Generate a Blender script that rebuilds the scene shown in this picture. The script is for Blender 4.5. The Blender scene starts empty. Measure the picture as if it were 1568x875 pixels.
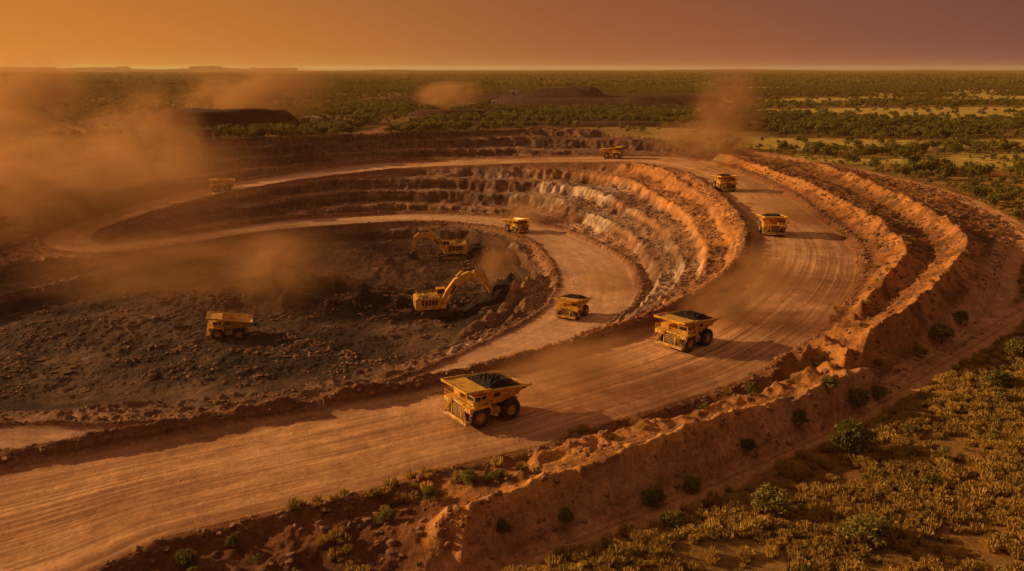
import bpy, math, random, time, bmesh
import numpy as np
from mathutils import Vector, Matrix
from mathutils.geometry import delaunay_2d_cdt
T0=time.time()
random.seed(7); rng=np.random.default_rng(7)
scene=bpy.context.scene
# ---------------------------------------------------------------- camera and image pixel projection
CAM_H=62.0; PITCH=math.radians(15.1); F=1230.0
SP,CP=math.sin(PITCH),math.cos(PITCH)
def S(u,v,z):
    """image pixel (u,v) back-projected through the camera -> world point at estimated elevation z"""
    a=(u-784)/F; b=(437.5-v)/F
    Y=CP+b*SP; Z=-SP+b*CP
    t=(CAM_H-z)/(-Z)
    return (a*t, Y*t, z)
cam_d=bpy.data.cameras.new("camera"); cam=bpy.data.objects.new("camera",cam_d)
scene.collection.objects.link(cam)
cam.location=(0,0,CAM_H); cam.rotation_euler=(math.radians(90)-PITCH,0,0)
cam_d.sensor_width=36; cam_d.lens=36*F/1568; cam_d.clip_start=1; cam_d.clip_end=120000
scene.camera=cam
scene.view_settings.view_transform='Standard'; scene.view_settings.look='None'; scene.view_settings.exposure=0

# ---------------------------------------------------------------- noise
def _h(ix,iy,s):
    n=(ix*374761393+iy*668265263+s*974634777)&0xffffffff
    n=((n^(n>>13))*1274126177)&0xffffffff
    return ((n^(n>>16))&0xffff)/65535.0
def vn(x,y,s=0):
    fx=np.floor(x);fy=np.floor(y);ix=fx.astype(np.int64);iy=fy.astype(np.int64)
    u=x-fx;v=y-fy;u=u*u*(3-2*u);v=v*v*(3-2*v)
    a=_h(ix,iy,s);b=_h(ix+1,iy,s);c=_h(ix,iy+1,s);d=_h(ix+1,iy+1,s)
    return ((a*(1-u)+b*u)*(1-v)+(c*(1-u)+d*u)*v)*2-1
def fbm(x,y,L,o=3,s=0):
    r=0;A=1;t=0
    for i in range(o):
        k=2**i/L
        r=r+A*vn(x*k*0.8+y*k*0.6+17*i,-x*k*0.6+y*k*0.8+31*i,s+i);t+=A;A*=.5
    return r/t
def sst(a,b,x):
    t=np.clip((x-a)/(b-a),0,1);return t*t*(3-2*t)

# ---------------------------------------------------------------- grid
def geo(a,b,k): 
    n=int(math.log(b/a)/k)+1
    return np.exp(np.linspace(math.log(a),math.log(b),n,endpoint=False))
Yr=np.concatenate([geo(20,80,.02),geo(80,1000,.0025),geo(1000,60000,.013),[60000.]])
Ac=np.concatenate([np.linspace(-2.2,-.72,70,endpoint=False),np.linspace(-.72,.72,900),np.linspace(.72,2.2,71)[1:]])
NR,NC=len(Yr),len(Ac)
YY=np.repeat(Yr[:,None],NC,1); XX=Yr[:,None]*Ac[None,:]

def resample(P,step):
    P=np.array(P,float);out=[]
    for i in range(len(P)-1):
        p0=P[max(i-1,0)];p1=P[i];p2=P[i+1];p3=P[min(i+2,len(P)-1)]
        n=max(1,int(np.linalg.norm(p2[:2]-p1[:2])/step))
        for k in range(n):
            t=k/n
            q=.5*((2*p1)+(-p0+p2)*t+(2*p0-5*p1+4*p2-p3)*t*t+(-p0+3*p1-3*p2+p3)*t**3)
            q=q*.75+(p1+(p2-p1)*t)*.25
            out.append(q)
    out.append(P[-1]);return np.array(out)
def line(L,step=6): return resample([S(*p) for p in L],step)

# haul road: edge on the wall side / edge on the open side, from the near left, round the east bend,
# along the far wall, through the western hairpin and back down inside the pit
R_in=line([(-260,748,0),(0,720,0),(180,689,0),(330,659,0),(480,633,0),(600,611,0),(690,592,0),(800,563,0),(880,541,0),(960,516,0),(1020,492,0),
 (1080,460,0),(1128,424,0),(1150,390,0),(1150,352,0),(1125,320,0),(1092,290,0),(1050,266,0),(1000,253,-1),(930,249,-2),(820,250,-4),(700,254,-6),
 (600,259,-8),(500,270,-10),(400,285,-12),(300,306,-15),(220,329,-18),(150,353,-22),(138,367,-24),(160,374,-25),(220,369,-26),(300,358,-27),(430,340,-29),(600,329,-30),(700,330,-30),
 (790,337,-30),(860,356,-29),(920,383,-28),(960,413,-27),(974,450,-26),(955,482,-25),(905,514,-24),(850,543,-23),(740,580,-22),(620,612,-22),(450,652,-21),(200,694,-18),(0,702,-15),(-200,728,-12)])
R_out=line([(-200,1000,0),(120,880,0),(240,826,0),(400,788,0),(560,752,0),(700,712,0),(830,682,0),(920,652,0),(1050,612,0),(1140,580,0),(1210,540,0),(1270,490,0),
 (1308,430,0),(1310,390,0),(1285,360,0),(1245,330,0),(1205,301,0),(1150,273,0),(1090,252,0),(1030,241,-1),(930,240,-2),(820,242,-4),(700,245,-6),(600,250,-8),
 (500,260,-10),(400,274,-12),(300,293,-15),(200,317,-18),(110,345,-21),(66,366,-23),(78,382,-25),(140,387,-26),(220,381,-26.5),(300,370,-27),(430,351,-29),(600,340,-30),(700,341,-30),
 (775,351,-30),(820,371,-29),(848,400,-28),(860,432,-27),(845,468,-26),(800,500,-25),(700,549,-23),(620,583,-22.5),(480,619,-22),(300,648,-20),(180,658,-17),(0,656,-14.5),(-200,680,-12)])
toe=line([(-250,560,-38),(-100,608,-38),(0,630,-38),(150,622,-38),(300,612,-38),(450,590,-38),(600,557,-38),(690,522,-38),(760,495,-38),(796,465,-37),(800,430,-37),
 (770,398,-37),(720,376,-37),(640,368,-37),(500,372,-38),(350,395,-38),(220,420,-38),(120,450,-38),(0,490,-38),(-150,515,-38),(-250,560,-38)])
rim=line([(1100,236,4),(1060,217,7),(950,205,10),(850,197,11),(700,202,12),(560,206,12),(450,211,12),(300,215,12),(150,232,10),(0,246,9),(-200,268,8),(-500,330,5),(-650,480,3),(-500,640,1)],10)
C1=line([(1100,236,4),(1180,262,5),(1260,292,5.5),(1320,322,6),(1370,357,6.5),(1388,388,6.5),(1368,416,6),(1330,456,5),(1285,502,4),(1240,533,2.6),(1190,560,1.6)])
T1=line([(1150,238,3),(1240,267,3),(1330,303,3),(1400,343,3),(1425,374,3),(1410,412,3),(1370,448,2.5),(1310,503,1.3),(1250,548,0.3),(1180,585,-.3)])
C2=line([(1250,250,6),(1350,286,7),(1430,325,8),(1472,356,8.5),(1480,380,8.5),(1455,416,8),(1400,465,7),(1330,515,5),(1265,555,3),(1180,595,1.5),(1060,636,1),(940,668,.8),(820,706,.6),(700,742,.5)])
T2=line([(1400,525,0),(1290,578,-1),(1180,608,-1.8),(1050,650,-2),(920,686,-2),(800,727,-1.8),(690,762,-1.6),(560,812,-1.2),(400,850,-1.5)])
C3=line([(1330,572,2),(1255,597,2.6),(1180,622,2.6),(1080,660,2.4),(1000,690,2.4),(920,714,2.4),(850,737,2.4),(780,764,2.4),(720,790,2.4),(680,806,.8)])
TR=line([(1750,410,-.5),(1568,478,-1),(1490,522,-1.5),(1420,562,-2),(1370,596,-2.6),(1280,648,-3.2),(1150,708,-3.4),(1000,770,-3.4),(880,820,-3.4),(760,868,-3.4),(560,960,-3.2)])
RT=line([(1130,228,6),(1200,240,4.5),(1300,258,4),(1400,283,4),(1480,308,4),(1568,352,3.5),(1700,425,3)])
RT2=line([(1568,352,3.5),(1540,400,2),(1530,440,1),(1500,490,-.5),(1440,540,-1.6)])
farr=line([(560,206,11),(610,192,10),(655,178,9),(690,168,8),(760,162,8)],20)
ni=[i for i in range(1,len(R_in)-1) if R_in[i,2]>-.5 and i<len(R_in)*.45]
shelf=[]
for i in ni:
    d=R_in[i+1,:2]-R_in[i-1,:2];d/=np.linalg.norm(d);shelf.append((R_in[i,0]-d[1]*5.5,R_in[i,1]+d[0]*5.5,-.2))
extra=[(-200,30,-1),(200,30,-2),(0,60,-3),(0,20,-3),(-5000,15,3),(5000,15,3),(-5000,2500,8),(5000,2500,8),(250,60,-2),(-400,60,0),(-420,140,2),(-460,400,7),(-500,650,9),
 (520,500,5),(400,260,3),(280,130,0),(160,100,-2),(110,105,-2.2),(70,85,-3)]+[(x,1250,8) for x in range(-1800,1801,300)]+[(x,900,9) for x in range(-1200,1201,300)]
extra+=[S(1568,250,5),S(1300,200,7),S(1568,700,-1.5),S(1450,640,-2),S(1200,800,-3),S(760,900,-1.2)]
pts=np.concatenate([R_in,R_out,np.array(shelf),toe,rim[2:],C1,T1,C2,T2,C3,TR,RT,RT2,np.array(extra,float)])
keep=[];cell={}
for i,p in enumerate(pts):
    k=(round(p[0]/1.5),round(p[1]/1.5))
    if k in cell: continue
    cell[k]=1;keep.append(i)
pts=pts[keep]
r=delaunay_2d_cdt([Vector((p[0],p[1])) for p in pts],[],[],0,1e-4)
vv=np.array([[v.x,v.y] for v in r[0]]);vz=np.array([pts[o[0]][2] for o in r[3]])
Z=np.full((NR,NC),8.0)
for f in r[2]:
    x=vv[list(f),0];y=vv[list(f),1];z=vz[list(f)]
    yc=np.maximum(y,5)
    i0,i1=np.searchsorted(Yr,[y.min(),y.max()+1e-6]);
    if i1<=i0: continue
    if y.min()<15: a0,a1=-9,9
    else: aa=x/yc;a0,a1=aa.min(),aa.max()
    j0,j1=np.searchsorted(Ac,[a0-1e-6,a1+1e-6])
    if j1<=j0: continue
    px=XX[i0:i1,j0:j1];py=YY[i0:i1,j0:j1]
    d=(y[1]-y[2])*(x[0]-x[2])+(x[2]-x[1])*(y[0]-y[2])
    if abs(d)<1e-9: continue
    w0=((y[1]-y[2])*(px-x[2])+(x[2]-x[1])*(py-y[2]))/d
    w1=((y[2]-y[0])*(px-x[2])+(x[0]-x[2])*(py-y[2]))/d
    w2=1-w0-w1;m=(w0>=-1e-6)&(w1>=-1e-6)&(w2>=-1e-6)
    zz=w0*z[0]+w1*z[1]+w2*z[2]
    Z[i0:i1,j0:j1][m]=zz[m]
def dist(L,R):
    D=np.full((NR,NC),999.0)
    for i in range(len(L)-1):
        x0,y0=L[i][:2];x1,y1=L[i+1][:2]
        ya,yb=min(y0,y1)-R,max(y0,y1)+R
        i0,i1=np.searchsorted(Yr,[ya,yb])
        if i1<=i0:continue
        ys=np.array([max(ya,20),max(yb,21)]);xs=np.array([min(x0,x1)-R,max(x0,x1)+R])
        aa=(xs[:,None]/ys[None,:]);j0,j1=np.searchsorted(Ac,[aa.min(),aa.max()])
        if j1<=j0:continue
        px=XX[i0:i1,j0:j1]-x0;py=YY[i0:i1,j0:j1]-y0
        dx,dy=x1-x0,y1-y0;l=dx*dx+dy*dy+1e-9
        t=np.clip((px*dx+py*dy)/l,0,1)
        d=np.hypot(px-t*dx,py-t*dy)
        np.minimum(D[i0:i1,j0:j1],d,out=D[i0:i1,j0:j1])
    return D
def inside(P):
    M=np.zeros((NR,NC),bool);P=np.array(P)[:,:2];Q=np.roll(P,-1,0)
    for i,y in enumerate(Yr):
        c=((P[:,1]<=y)&(Q[:,1]>y))|((Q[:,1]<=y)&(P[:,1]>y))
        if not c.any():continue
        p=P[c];q=Q[c]
        xs=np.sort((p[:,0]+(y-p[:,1])/(q[:,1]-p[:,1])*(q[:,0]-p[:,0]))/y)
        M[i]=np.searchsorted(xs,Ac)%2==1
    return M
road=inside(np.concatenate([R_in,R_out[::-1]]))
d_in=dist(R_in,60);d_out=dist(R_out,60)
pit=inside(np.concatenate([R_in[:np.argmin(np.hypot(R_in[:,0]-S(1050,266,0)[0],R_in[:,1]-S(1050,266,0)[1]))],rim]))
floor=inside(toe)
d_edge=np.minimum(d_in,d_out);sd=np.where(road,-d_edge,d_edge)
d_tr=dist(TR,30);d_rt=np.minimum(dist(RT,30),dist(RT2,30));d_fr=dist(farr,60)
d_c3=dist(C3,20);d_c2=dist(C2,20);d_c1=dist(C1,20);d_toe=dist(toe,40)
banks=inside(np.concatenate([R_out[:np.argmin(np.hypot(R_out[:,0]-S(1090,252,0)[0],R_out[:,1]-S(1090,252,0)[1]))][3:],RT[:-1],RT2[1:],TR[len(TR)//3:]]))
print("masks",time.time()-T0)
# ---- relief
n30=fbm(XX,YY,34,4,1);n8=fbm(XX,YY,9,3,11);n2=fbm(XX,YY,2.2,3,21);n100=fbm(XX,YY,120,3,31);n1=fbm(XX,YY,.9,2,25)
near=1-sst(700,1400,YY)
offroad=sst(1.0,7,sd)
wall=pit&(~road)&(~floor)
stp=6.6
q=(Z+n30*2.2+n8*.7+n100*1.5)/stp;fq=q-np.floor(q)
fw=.32+.12*n8
g=fq*.10+.90*sst(.86-fw,.86,fq)
zt=stp*(np.floor(q)+g)-n30*1.4-n8*.4-n100*1.0
slump=sst(.15,.4,fbm(XX,YY,38,4,43))
nearshelf=(d_in<d_out)&(YY<300)&(Z>-3)
wt=np.where(wall,sst(np.where(nearshelf,5.,2.5),np.where(nearshelf,9.,7.),sd)*sst(0,6,d_toe),0)
wz=wt*(1-.55*slump)
Z=Z*(1-wz)+zt*wz
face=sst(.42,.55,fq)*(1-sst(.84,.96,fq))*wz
rid=1-np.abs(fbm(XX,YY,5.5,3,41))
rid2=1-np.abs(fbm(XX,YY,13,3,47))
Z+=wt*(face*((rid-.7)*3.2+n2*.6)+n2*.2+n8*.3+(rid2-.75)*1.4)
Z+=wt*(1-face)*np.maximum(n2-.08,0)*1.0
nb_=(d_in<d_out)&(Z>-6)&(YY<480)
berm=np.where(nb_,np.exp(-((sd-2.6)/1.9)**2),np.exp(-((sd-2.0)/1.5)**2))
bh=np.where(nb_,3.1,1.1)
bh=np.where(Z<-8,1.7,bh)
bh=np.where((Z>-9)&(YY>480),1.2,bh)
Z+=berm*bh*(.85+.35*n8+.24*n2)
Z+=np.where(wall,0,offroad*near*(n30*.5+n8*.3))*np.where(floor,1.2,1)
bk=banks
gul=1-np.abs(fbm(XX,YY,6,3,45))
Z+=np.where(bk,offroad*((gul-.75)*1.4+n2*.36+n30*.7+np.maximum(n2,0)*.45),0)
for D,H,W in ((d_c3,1.2,2.0),(d_c2,.9,1.8),(d_c1,.9,1.7)): Z+=np.exp(-(D/W)**2)*H*(1+.7*n8+.3*n2)
trm=1-sst(3.0,5.0,d_tr+n8*.9);rtm=1-sst(3.5,6,d_rt+n8)
Z-=trm*.35
Z-=(np.exp(-((d_tr-1.2)/.35)**2))*.12
sr=d_in/(d_in+d_out+1e-6)
along=fbm(XX,YY,60,2,51)
patch=sst(-.35,.5,fbm(XX,YY,45,3,55))
st=vn(sr*22+along*2.2,along*3.5,61)*.45+vn(sr*62+along*3,along*6,62)*.4+vn(sr*150+along*4,along*8,63)*.4
st=st*(.4+.6*patch)+.2*n8
Z+=np.where(road,st*.06+n30*.14+n2*.035+n1*.02,0)
wr=1-np.abs(fbm(XX,YY*1.5,22,4,71))
Z+=np.where(floor,sst(0,14,d_toe)*((wr-.75)*1.8+n8*.6+n2*.42+np.maximum(n1,0)*.4),0)
def heap(u,v,z,h,rx,ry,p=1.0):
    global Z
    x,y,_=S(u,v,z)
    d=np.hypot((XX-x)/rx,(YY-y)/ry)+n8*.12
    Z+=h*np.clip(1-d,0,1)**p*(1+.16*n2+.1*n8)*(d<1)
heap(780,476,-38,16,20,20);heap(748,500,-38,7,13,12);heap(715,512,-38,4,12,8);heap(757,398,-37,9,24,15);heap(730,388,-37,6,12,12);heap(560,465,-38,5,40,14,1.3);heap(440,440,-38,7,48,20,1.3);heap(340,465,-38,6,45,16,1.3)
heap(150,505,-38,2.5,50,25);heap(820,455,-38,5,9,14);heap(600,425,-38,5,30,12);heap(520,395,-38,5,40,12)
for k in range(34):
    heap(rng.uniform(380,660),rng.uniform(400,475),-38,rng.uniform(1.2,3),rng.uniform(4,8),rng.uniform(4,8))
dump=np.zeros_like(Z)
def mesa(x,y,rx,ry,h):
    global Z,dump
    d=np.abs((XX-x)/rx)**2.6+np.abs((YY-y)/ry)**2.6
    d=d**(1/2.6)+n100*.10+n30*.05
    k=1-sst(.72,1.02,d)
    Z=Z+h*k*(1+.1*n30);dump=np.maximum(dump,1-sst(.95,1.1,d))
mesa(-262,715,84,40,17);mesa(-330,800,90,40,9);mesa(112,1200,150,70,12);mesa(200,1320,150,70,13);mesa(60,1290,90,60,14);mesa(-60,960,70,25,7);mesa(210,1150,60,30,5)
mesa(60,770,120,22,3.5);mesa(-60,1500,200,60,8);mesa(330,1500,160,50,10)
Z+=sst(900,2500,YY)*fbm(XX,YY,900,3,81)*7+sst(3000,9000,YY)*fbm(XX,YY,4000,3,82)*16
ang=XX/YY
Z+=sst(14000,17000,YY)*(1-sst(22000,30000,YY))*(np.where(ang<-.26,1,0)*75*(.75+.25*np.sign(vn(ang*30,ang*0,83)))+35*vn(ang*14,ang*0+3,84))
Zg=Z
def hgt(x,y):
    x=np.asarray(x,float);y=np.asarray(y,float)
    fi=np.interp(y,Yr,np.arange(NR));fj=np.interp(x/y,Ac,np.arange(NC))
    i=np.clip(fi.astype(int),0,NR-2);j=np.clip(fj.astype(int),0,NC-2);a=fi-i;b=fj-j
    return (Zg[i,j]*(1-a)+Zg[i+1,j]*a)*(1-b)+(Zg[i,j+1]*(1-a)+Zg[i+1,j+1]*a)*b
def look(M,x,y):
    i=np.clip(np.rint(np.interp(y,Yr,np.arange(NR))).astype(int),0,NR-1);j=np.clip(np.rint(np.interp(x/y,Ac,np.arange(NC))).astype(int),0,NC-1)
    return M[i,j]
print("relief",time.time()-T0)
# ---- ground colours (soil albedo, with some light and shade painted in)
def c(r_,g_,b_): return np.array([r_,g_,b_])
def mix(A,B,m): return A*(1-m[...,None])+B*m[...,None]
one=np.ones((NR,NC,3))
col=one*c(.26,.12,.042)
gr=sst(-.1,.5,fbm(XX,YY,45,4,91))
col=mix(col,c(.36,.215,.06),gr)
veg=sst(-.3,.15,fbm(XX,YY,260,4,95)+.12*n30)
far=sst(350,900,YY)
col=mix(col,c(.095,.07,.021),(.45+.55*veg)*far*.86)
def clear_(x,y,nn=0): return sst(0.,.2,fbm(x,y*2.2,330,3,97)+.05*nn)*sst(330,480,y)*(1-sst(3500,8000,y))*sst(-.05,.35,x/y)
clear=clear_(XX,YY,n30)
col=mix(col,c(.56,.40,.09),clear*.9)
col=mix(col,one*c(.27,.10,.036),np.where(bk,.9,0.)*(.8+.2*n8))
col=mix(col,one*c(.56,.235,.07),np.where(bk,sst(.0,.6,n30+.4*n2)*.6*sst(-1,2.5,Zg),0.))
col=mix(col,one*c(.66,.29,.085),np.where(bk,np.maximum(1-sst(2,9,d_c1),(1-sst(2,7,d_c2)))*.65,0.))
col=mix(col,one*c(.14,.06,.028),np.where(bk,(1-sst(-1.8,.6,Zg))*.75,0.))  # shade painted into the low bank slopes
col=mix(col,one*c(.74,.34,.095),np.exp(-(d_c3/2.6)**2)*.95)  # sunlit crest painted into the ridge colour
col=mix(col,one*c(.11,.05,.026),np.where(bk,sst(.05,.5,-n8+.6*n2-.2*n30)*.7,0.))
col=mix(col,one*c(.60,.29,.125),np.maximum(trm,rtm)*.95)
col=mix(col,one*c(.32,.14,.06),np.exp(-((d_tr-1.2)/.4)**2)*.6)
col=mix(col,one*c(.36,.15,.07),np.where(d_fr<9,.8,0.))
# pit walls
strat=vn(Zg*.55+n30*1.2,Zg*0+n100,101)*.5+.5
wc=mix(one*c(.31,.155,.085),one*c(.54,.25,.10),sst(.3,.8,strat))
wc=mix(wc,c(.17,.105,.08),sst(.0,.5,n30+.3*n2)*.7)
wc=mix(wc,one*c(.155,.092,.066),face*.6*(1-sst(0,70,XX)))  # shade painted into the bench faces, fading out eastwards
wc=mix(wc,one*c(.46,.27,.165),(1-face)*.5)  # paler bench flats: settled dust plus painted shading contrast
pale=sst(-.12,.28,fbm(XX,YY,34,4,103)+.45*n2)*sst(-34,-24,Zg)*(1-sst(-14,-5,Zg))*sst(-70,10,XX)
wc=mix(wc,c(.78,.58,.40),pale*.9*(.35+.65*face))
wc=mix(wc,one*c(.72,.31,.095),sst(-20,30,XX)*sst(-15,-5,Zg)*.8*(1-sst(520,600,YY)))  # sunlit orange painted into the upper east wall
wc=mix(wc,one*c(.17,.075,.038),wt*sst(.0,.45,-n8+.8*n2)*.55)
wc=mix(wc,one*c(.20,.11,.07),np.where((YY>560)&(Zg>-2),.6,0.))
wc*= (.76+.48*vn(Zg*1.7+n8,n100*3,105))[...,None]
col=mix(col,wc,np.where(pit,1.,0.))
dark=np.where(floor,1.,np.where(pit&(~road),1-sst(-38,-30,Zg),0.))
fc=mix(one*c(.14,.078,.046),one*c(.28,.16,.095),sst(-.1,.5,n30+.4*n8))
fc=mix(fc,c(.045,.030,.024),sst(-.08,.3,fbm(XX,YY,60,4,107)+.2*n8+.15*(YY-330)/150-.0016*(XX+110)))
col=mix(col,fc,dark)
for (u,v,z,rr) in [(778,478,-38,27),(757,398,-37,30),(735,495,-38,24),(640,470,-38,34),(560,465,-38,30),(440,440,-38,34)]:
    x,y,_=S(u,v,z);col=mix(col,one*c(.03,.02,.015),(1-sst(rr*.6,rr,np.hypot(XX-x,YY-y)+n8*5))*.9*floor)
# roads
rc=mix(one*c(.34,.165,.072),one*c(.72,.40,.19),sst(-.55,.6,st*1.15+.3*n30))
rc=mix(rc,c(.28,.125,.055),sst(.1,.8,n30+.3*st)*.45)
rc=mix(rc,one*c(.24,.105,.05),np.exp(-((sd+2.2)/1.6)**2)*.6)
rc=mix(rc,c(.60,.37,.22),np.where(Zg<-8,.5,0.))
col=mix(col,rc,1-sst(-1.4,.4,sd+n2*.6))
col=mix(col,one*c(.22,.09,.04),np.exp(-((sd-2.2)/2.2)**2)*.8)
col=mix(col,one*c(.075,.038,.026),dump*.9)
col*= (1+.2*n2+.1*n8+.12*n1)[...,None]
col=np.clip(col,.008,.85)
bumpk=np.where(road,.24,1.0)

def mesh_from(name,v,fq,smooth=False):
    me=bpy.data.meshes.new(name);nf=len(fq);k=fq.shape[1]
    me.vertices.add(len(v));me.vertices.foreach_set("co",np.asarray(v,np.float32).ravel())
    me.loops.add(nf*k);me.loops.foreach_set("vertex_index",fq.astype(np.int32).ravel())
    me.polygons.add(nf);me.polygons.foreach_set("loop_start",np.arange(0,nf*k,k,dtype=np.int32))
    me.update(calc_edges=True)
    if smooth: me.polygons.foreach_set("use_smooth",np.ones(nf,bool))
    return me
def link(name,me,parent=None,col_=None):
    o=bpy.data.objects.new(name,me);(col_ or scene.collection).objects.link(o)
    if parent: o.parent=parent
    return o
V=np.stack([XX,YY,Zg],-1).reshape(-1,3)
I=np.arange(NR*NC).reshape(NR,NC)
Q=np.stack([I[:-1,:-1],I[:-1,1:],I[1:,1:],I[1:,:-1]],-1).reshape(-1,4)
gm=mesh_from("ground",V,Q,True)
at=gm.color_attributes.new("soil","FLOAT_COLOR","POINT")
at.data.foreach_set("color",np.concatenate([col.reshape(-1,3),bumpk.reshape(-1,1)],1).astype(np.float32).ravel())
ground=link("ground",gm)
print("ground",NR*NC,time.time()-T0)

# ---------------------------------------------------------------- materials
def mat(name): 
    m=bpy.data.materials.new(name);m.use_nodes=True;nt=m.node_tree
    b=nt.nodes["Principled BSDF"];return m,nt,b
def simple(name,colr,rough=.6,metal=0,var=.25,scale=1.2,dirt=None,dirtamt=.5,spec=.5,grime=None):
    m,nt,b=mat(name);N=nt.nodes;L=nt.links
    tc=N.new("ShaderNodeTexCoord");no=N.new("ShaderNodeTexNoise");no.inputs["Scale"].default_value=scale;no.inputs["Detail"].default_value=6
    L.new(tc.outputs["Object"],no.inputs["Vector"])
    r_=N.new("ShaderNodeValToRGB");r_.color_ramp.elements[0].position=.4;r_.color_ramp.elements[1].position=.7
    d=dirt or tuple(x*(1-var) for x in colr)
    r_.color_ramp.elements[0].color=(*colr,1);r_.color_ramp.elements[1].color=(*[colr[i]*(1-dirtamt)+d[i]*dirtamt for i in range(3)],1)
    fac=no.outputs["Fac"]
    if grime:
        sp=N.new("ShaderNodeSeparateXYZ");L.new(tc.outputs["Object"],sp.inputs[0])
        mg=N.new("ShaderNodeMapRange");mg.inputs[1].default_value=grime[0];mg.inputs[2].default_value=grime[1];mg.inputs[3].default_value=0;mg.inputs[4].default_value=.18;L.new(sp.outputs[2],mg.inputs[0])
        ad=N.new("ShaderNodeMath");ad.operation='ADD';L.new(fac,ad.inputs[0]);L.new(mg.outputs[0],ad.inputs[1]);fac=ad.outputs[0]
    L.new(fac,r_.inputs[0]);L.new(r_.outputs[0],b.inputs["Base Color"])
    b.inputs["Roughness"].default_value=rough;b.inputs["Metallic"].default_value=metal;b.inputs["Specular IOR Level"].default_value=spec
    return m
gmat,nt,b=mat("ground_soil");N=nt.nodes;L=nt.links
ca=N.new("ShaderNodeVertexColor");ca.layer_name="soil"
tc=N.new("ShaderNodeTexCoord")
def nz(s,d=4,ro=.6):
    n=N.new("ShaderNodeTexNoise");n.inputs["Scale"].default_value=s;n.inputs["Detail"].default_value=d;n.inputs["Roughness"].default_value=ro
    L.new(tc.outputs["Object"],n.inputs["Vector"]);return n
def math_(op,a,b_):
    q=N.new("ShaderNodeMath");q.operation=op
    for i,x in enumerate((a,b_)):
        if hasattr(x,'is_linked'): L.new(x,q.inputs[i])
        else: q.inputs[i].default_value=x
    return q.outputs[0]
na=nz(1.3,6,.75);nb=nz(.16,6,.65)
mr=N.new("ShaderNodeMapRange");mr.inputs[1].default_value=.25;mr.inputs[2].default_value=.75;mr.inputs[3].default_value=.5;mr.inputs[4].default_value=1.5;L.new(na.outputs["Fac"],mr.inputs[0])
mr2=N.new("ShaderNodeMapRange");mr2.inputs[1].default_value=.3;mr2.inputs[2].default_value=.7;mr2.inputs[3].default_value=.72;mr2.inputs[4].default_value=1.28;L.new(nb.outputs["Fac"],mr2.inputs[0])
mu=math_('MULTIPLY',mr.outputs[0],mr2.outputs[0])
k_=math_('MULTIPLY_ADD',ca.outputs["Alpha"],.7);k_.node.inputs[2].default_value=.3
mu=math_('ADD',math_('MULTIPLY',math_('SUBTRACT',mu,1.0),k_),1.0)
vm=N.new("ShaderNodeVectorMath");vm.operation='SCALE';L.new(ca.outputs["Color"],vm.inputs[0]);L.new(mu,vm.inputs["Scale"])
L.new(vm.outputs[0],b.inputs["Base Color"]);b.inputs["Roughness"].default_value=.95;b.inputs["Specular IOR Level"].default_value=.1
bp=N.new("ShaderNodeBump");bp.inputs["Distance"].default_value=.7;L.new(na.outputs["Fac"],bp.inputs["Height"]);L.new(math_('MULTIPLY',ca.outputs["Alpha"],1.0),bp.inputs["Strength"])
bp2=N.new("ShaderNodeBump");bp2.inputs["Distance"].default_value=1.8;L.new(nb.outputs["Fac"],bp2.inputs["Height"]);L.new(bp.outputs[0],bp2.inputs["Normal"]);L.new(math_('MULTIPLY',ca.outputs["Alpha"],.7),bp2.inputs["Strength"])
L.new(bp2.outputs[0],b.inputs["Normal"]);gm.materials.append(gmat)

def foliage_mat(name,c1,c2,trans=.25):
    m,nt,b=mat(name);N=nt.nodes;L=nt.links
    oi=N.new("ShaderNodeObjectInfo");ge=N.new("ShaderNodeNewGeometry")
    ad=N.new("ShaderNodeMath");ad.operation='MULTIPLY_ADD';ad.inputs[1].default_value=.45;L.new(ge.outputs["Random Per Island"],ad.inputs[0])
    a2=N.new("ShaderNodeMath");a2.operation='MULTIPLY';a2.inputs[1].default_value=.55;L.new(oi.outputs["Random"],a2.inputs[0]);L.new(a2.outputs[0],ad.inputs[2])
    r_=N.new("ShaderNodeValToRGB");r_.color_ramp.elements[0].color=(*c1,1);r_.color_ramp.elements[1].color=(*c2,1);L.new(ad.outputs[0],r_.inputs[0])
    L.new(r_.outputs[0],b.inputs["Base Color"]);b.inputs["Roughness"].default_value=.8;b.inputs["Specular IOR Level"].default_value=.2
    tr=N.new("ShaderNodeBsdfTranslucent");L.new(r_.outputs[0],tr.inputs[0]);mx=N.new("ShaderNodeMixShader");mx.inputs[0].default_value=trans
    L.new(b.outputs[0],mx.inputs[1]);L.new(tr.outputs[0],mx.inputs[2]);L.new(mx.outputs[0],N["Material Output"].inputs[0]);return m
M_tus=foliage_mat("spinifex",(.20,.135,.032),(.68,.44,.10),.35)
M_bush=foliage_mat("bush_leaves",(.10,.10,.02),(.34,.27,.05),.3)
M_tree=foliage_mat("tree_leaves",(.07,.074,.015),(.30,.25,.05),.3)
M_bark=simple("bark",(.16,.11,.08),.9)
def leaves(cent,rad,n,size,rg,flat=1.0,up=0):
    k=rg.integers(0,len(cent),n);d=rg.normal(size=(n,3));d/=np.linalg.norm(d,axis=1)[:,None]
    rr=rg.random(n)**.45
    p=cent[k]+d*rr[:,None]*rad[k][:,None]*np.array([1,1,flat])
    a=rg.normal(size=(n,3));a/=np.linalg.norm(a,axis=1)[:,None]
    b_=np.cross(a,rg.normal(size=(n,3)));b_/=np.linalg.norm(b_,axis=1)[:,None]
    s=size*(.5+rg.random(n))[:,None]
    v=np.stack([p-a*s*.9,p-b_*s*.45,p+a*s*.9,p+b_*s*.5],1).reshape(-1,3)
    return v,np.arange(n*4).reshape(n,4)
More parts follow.
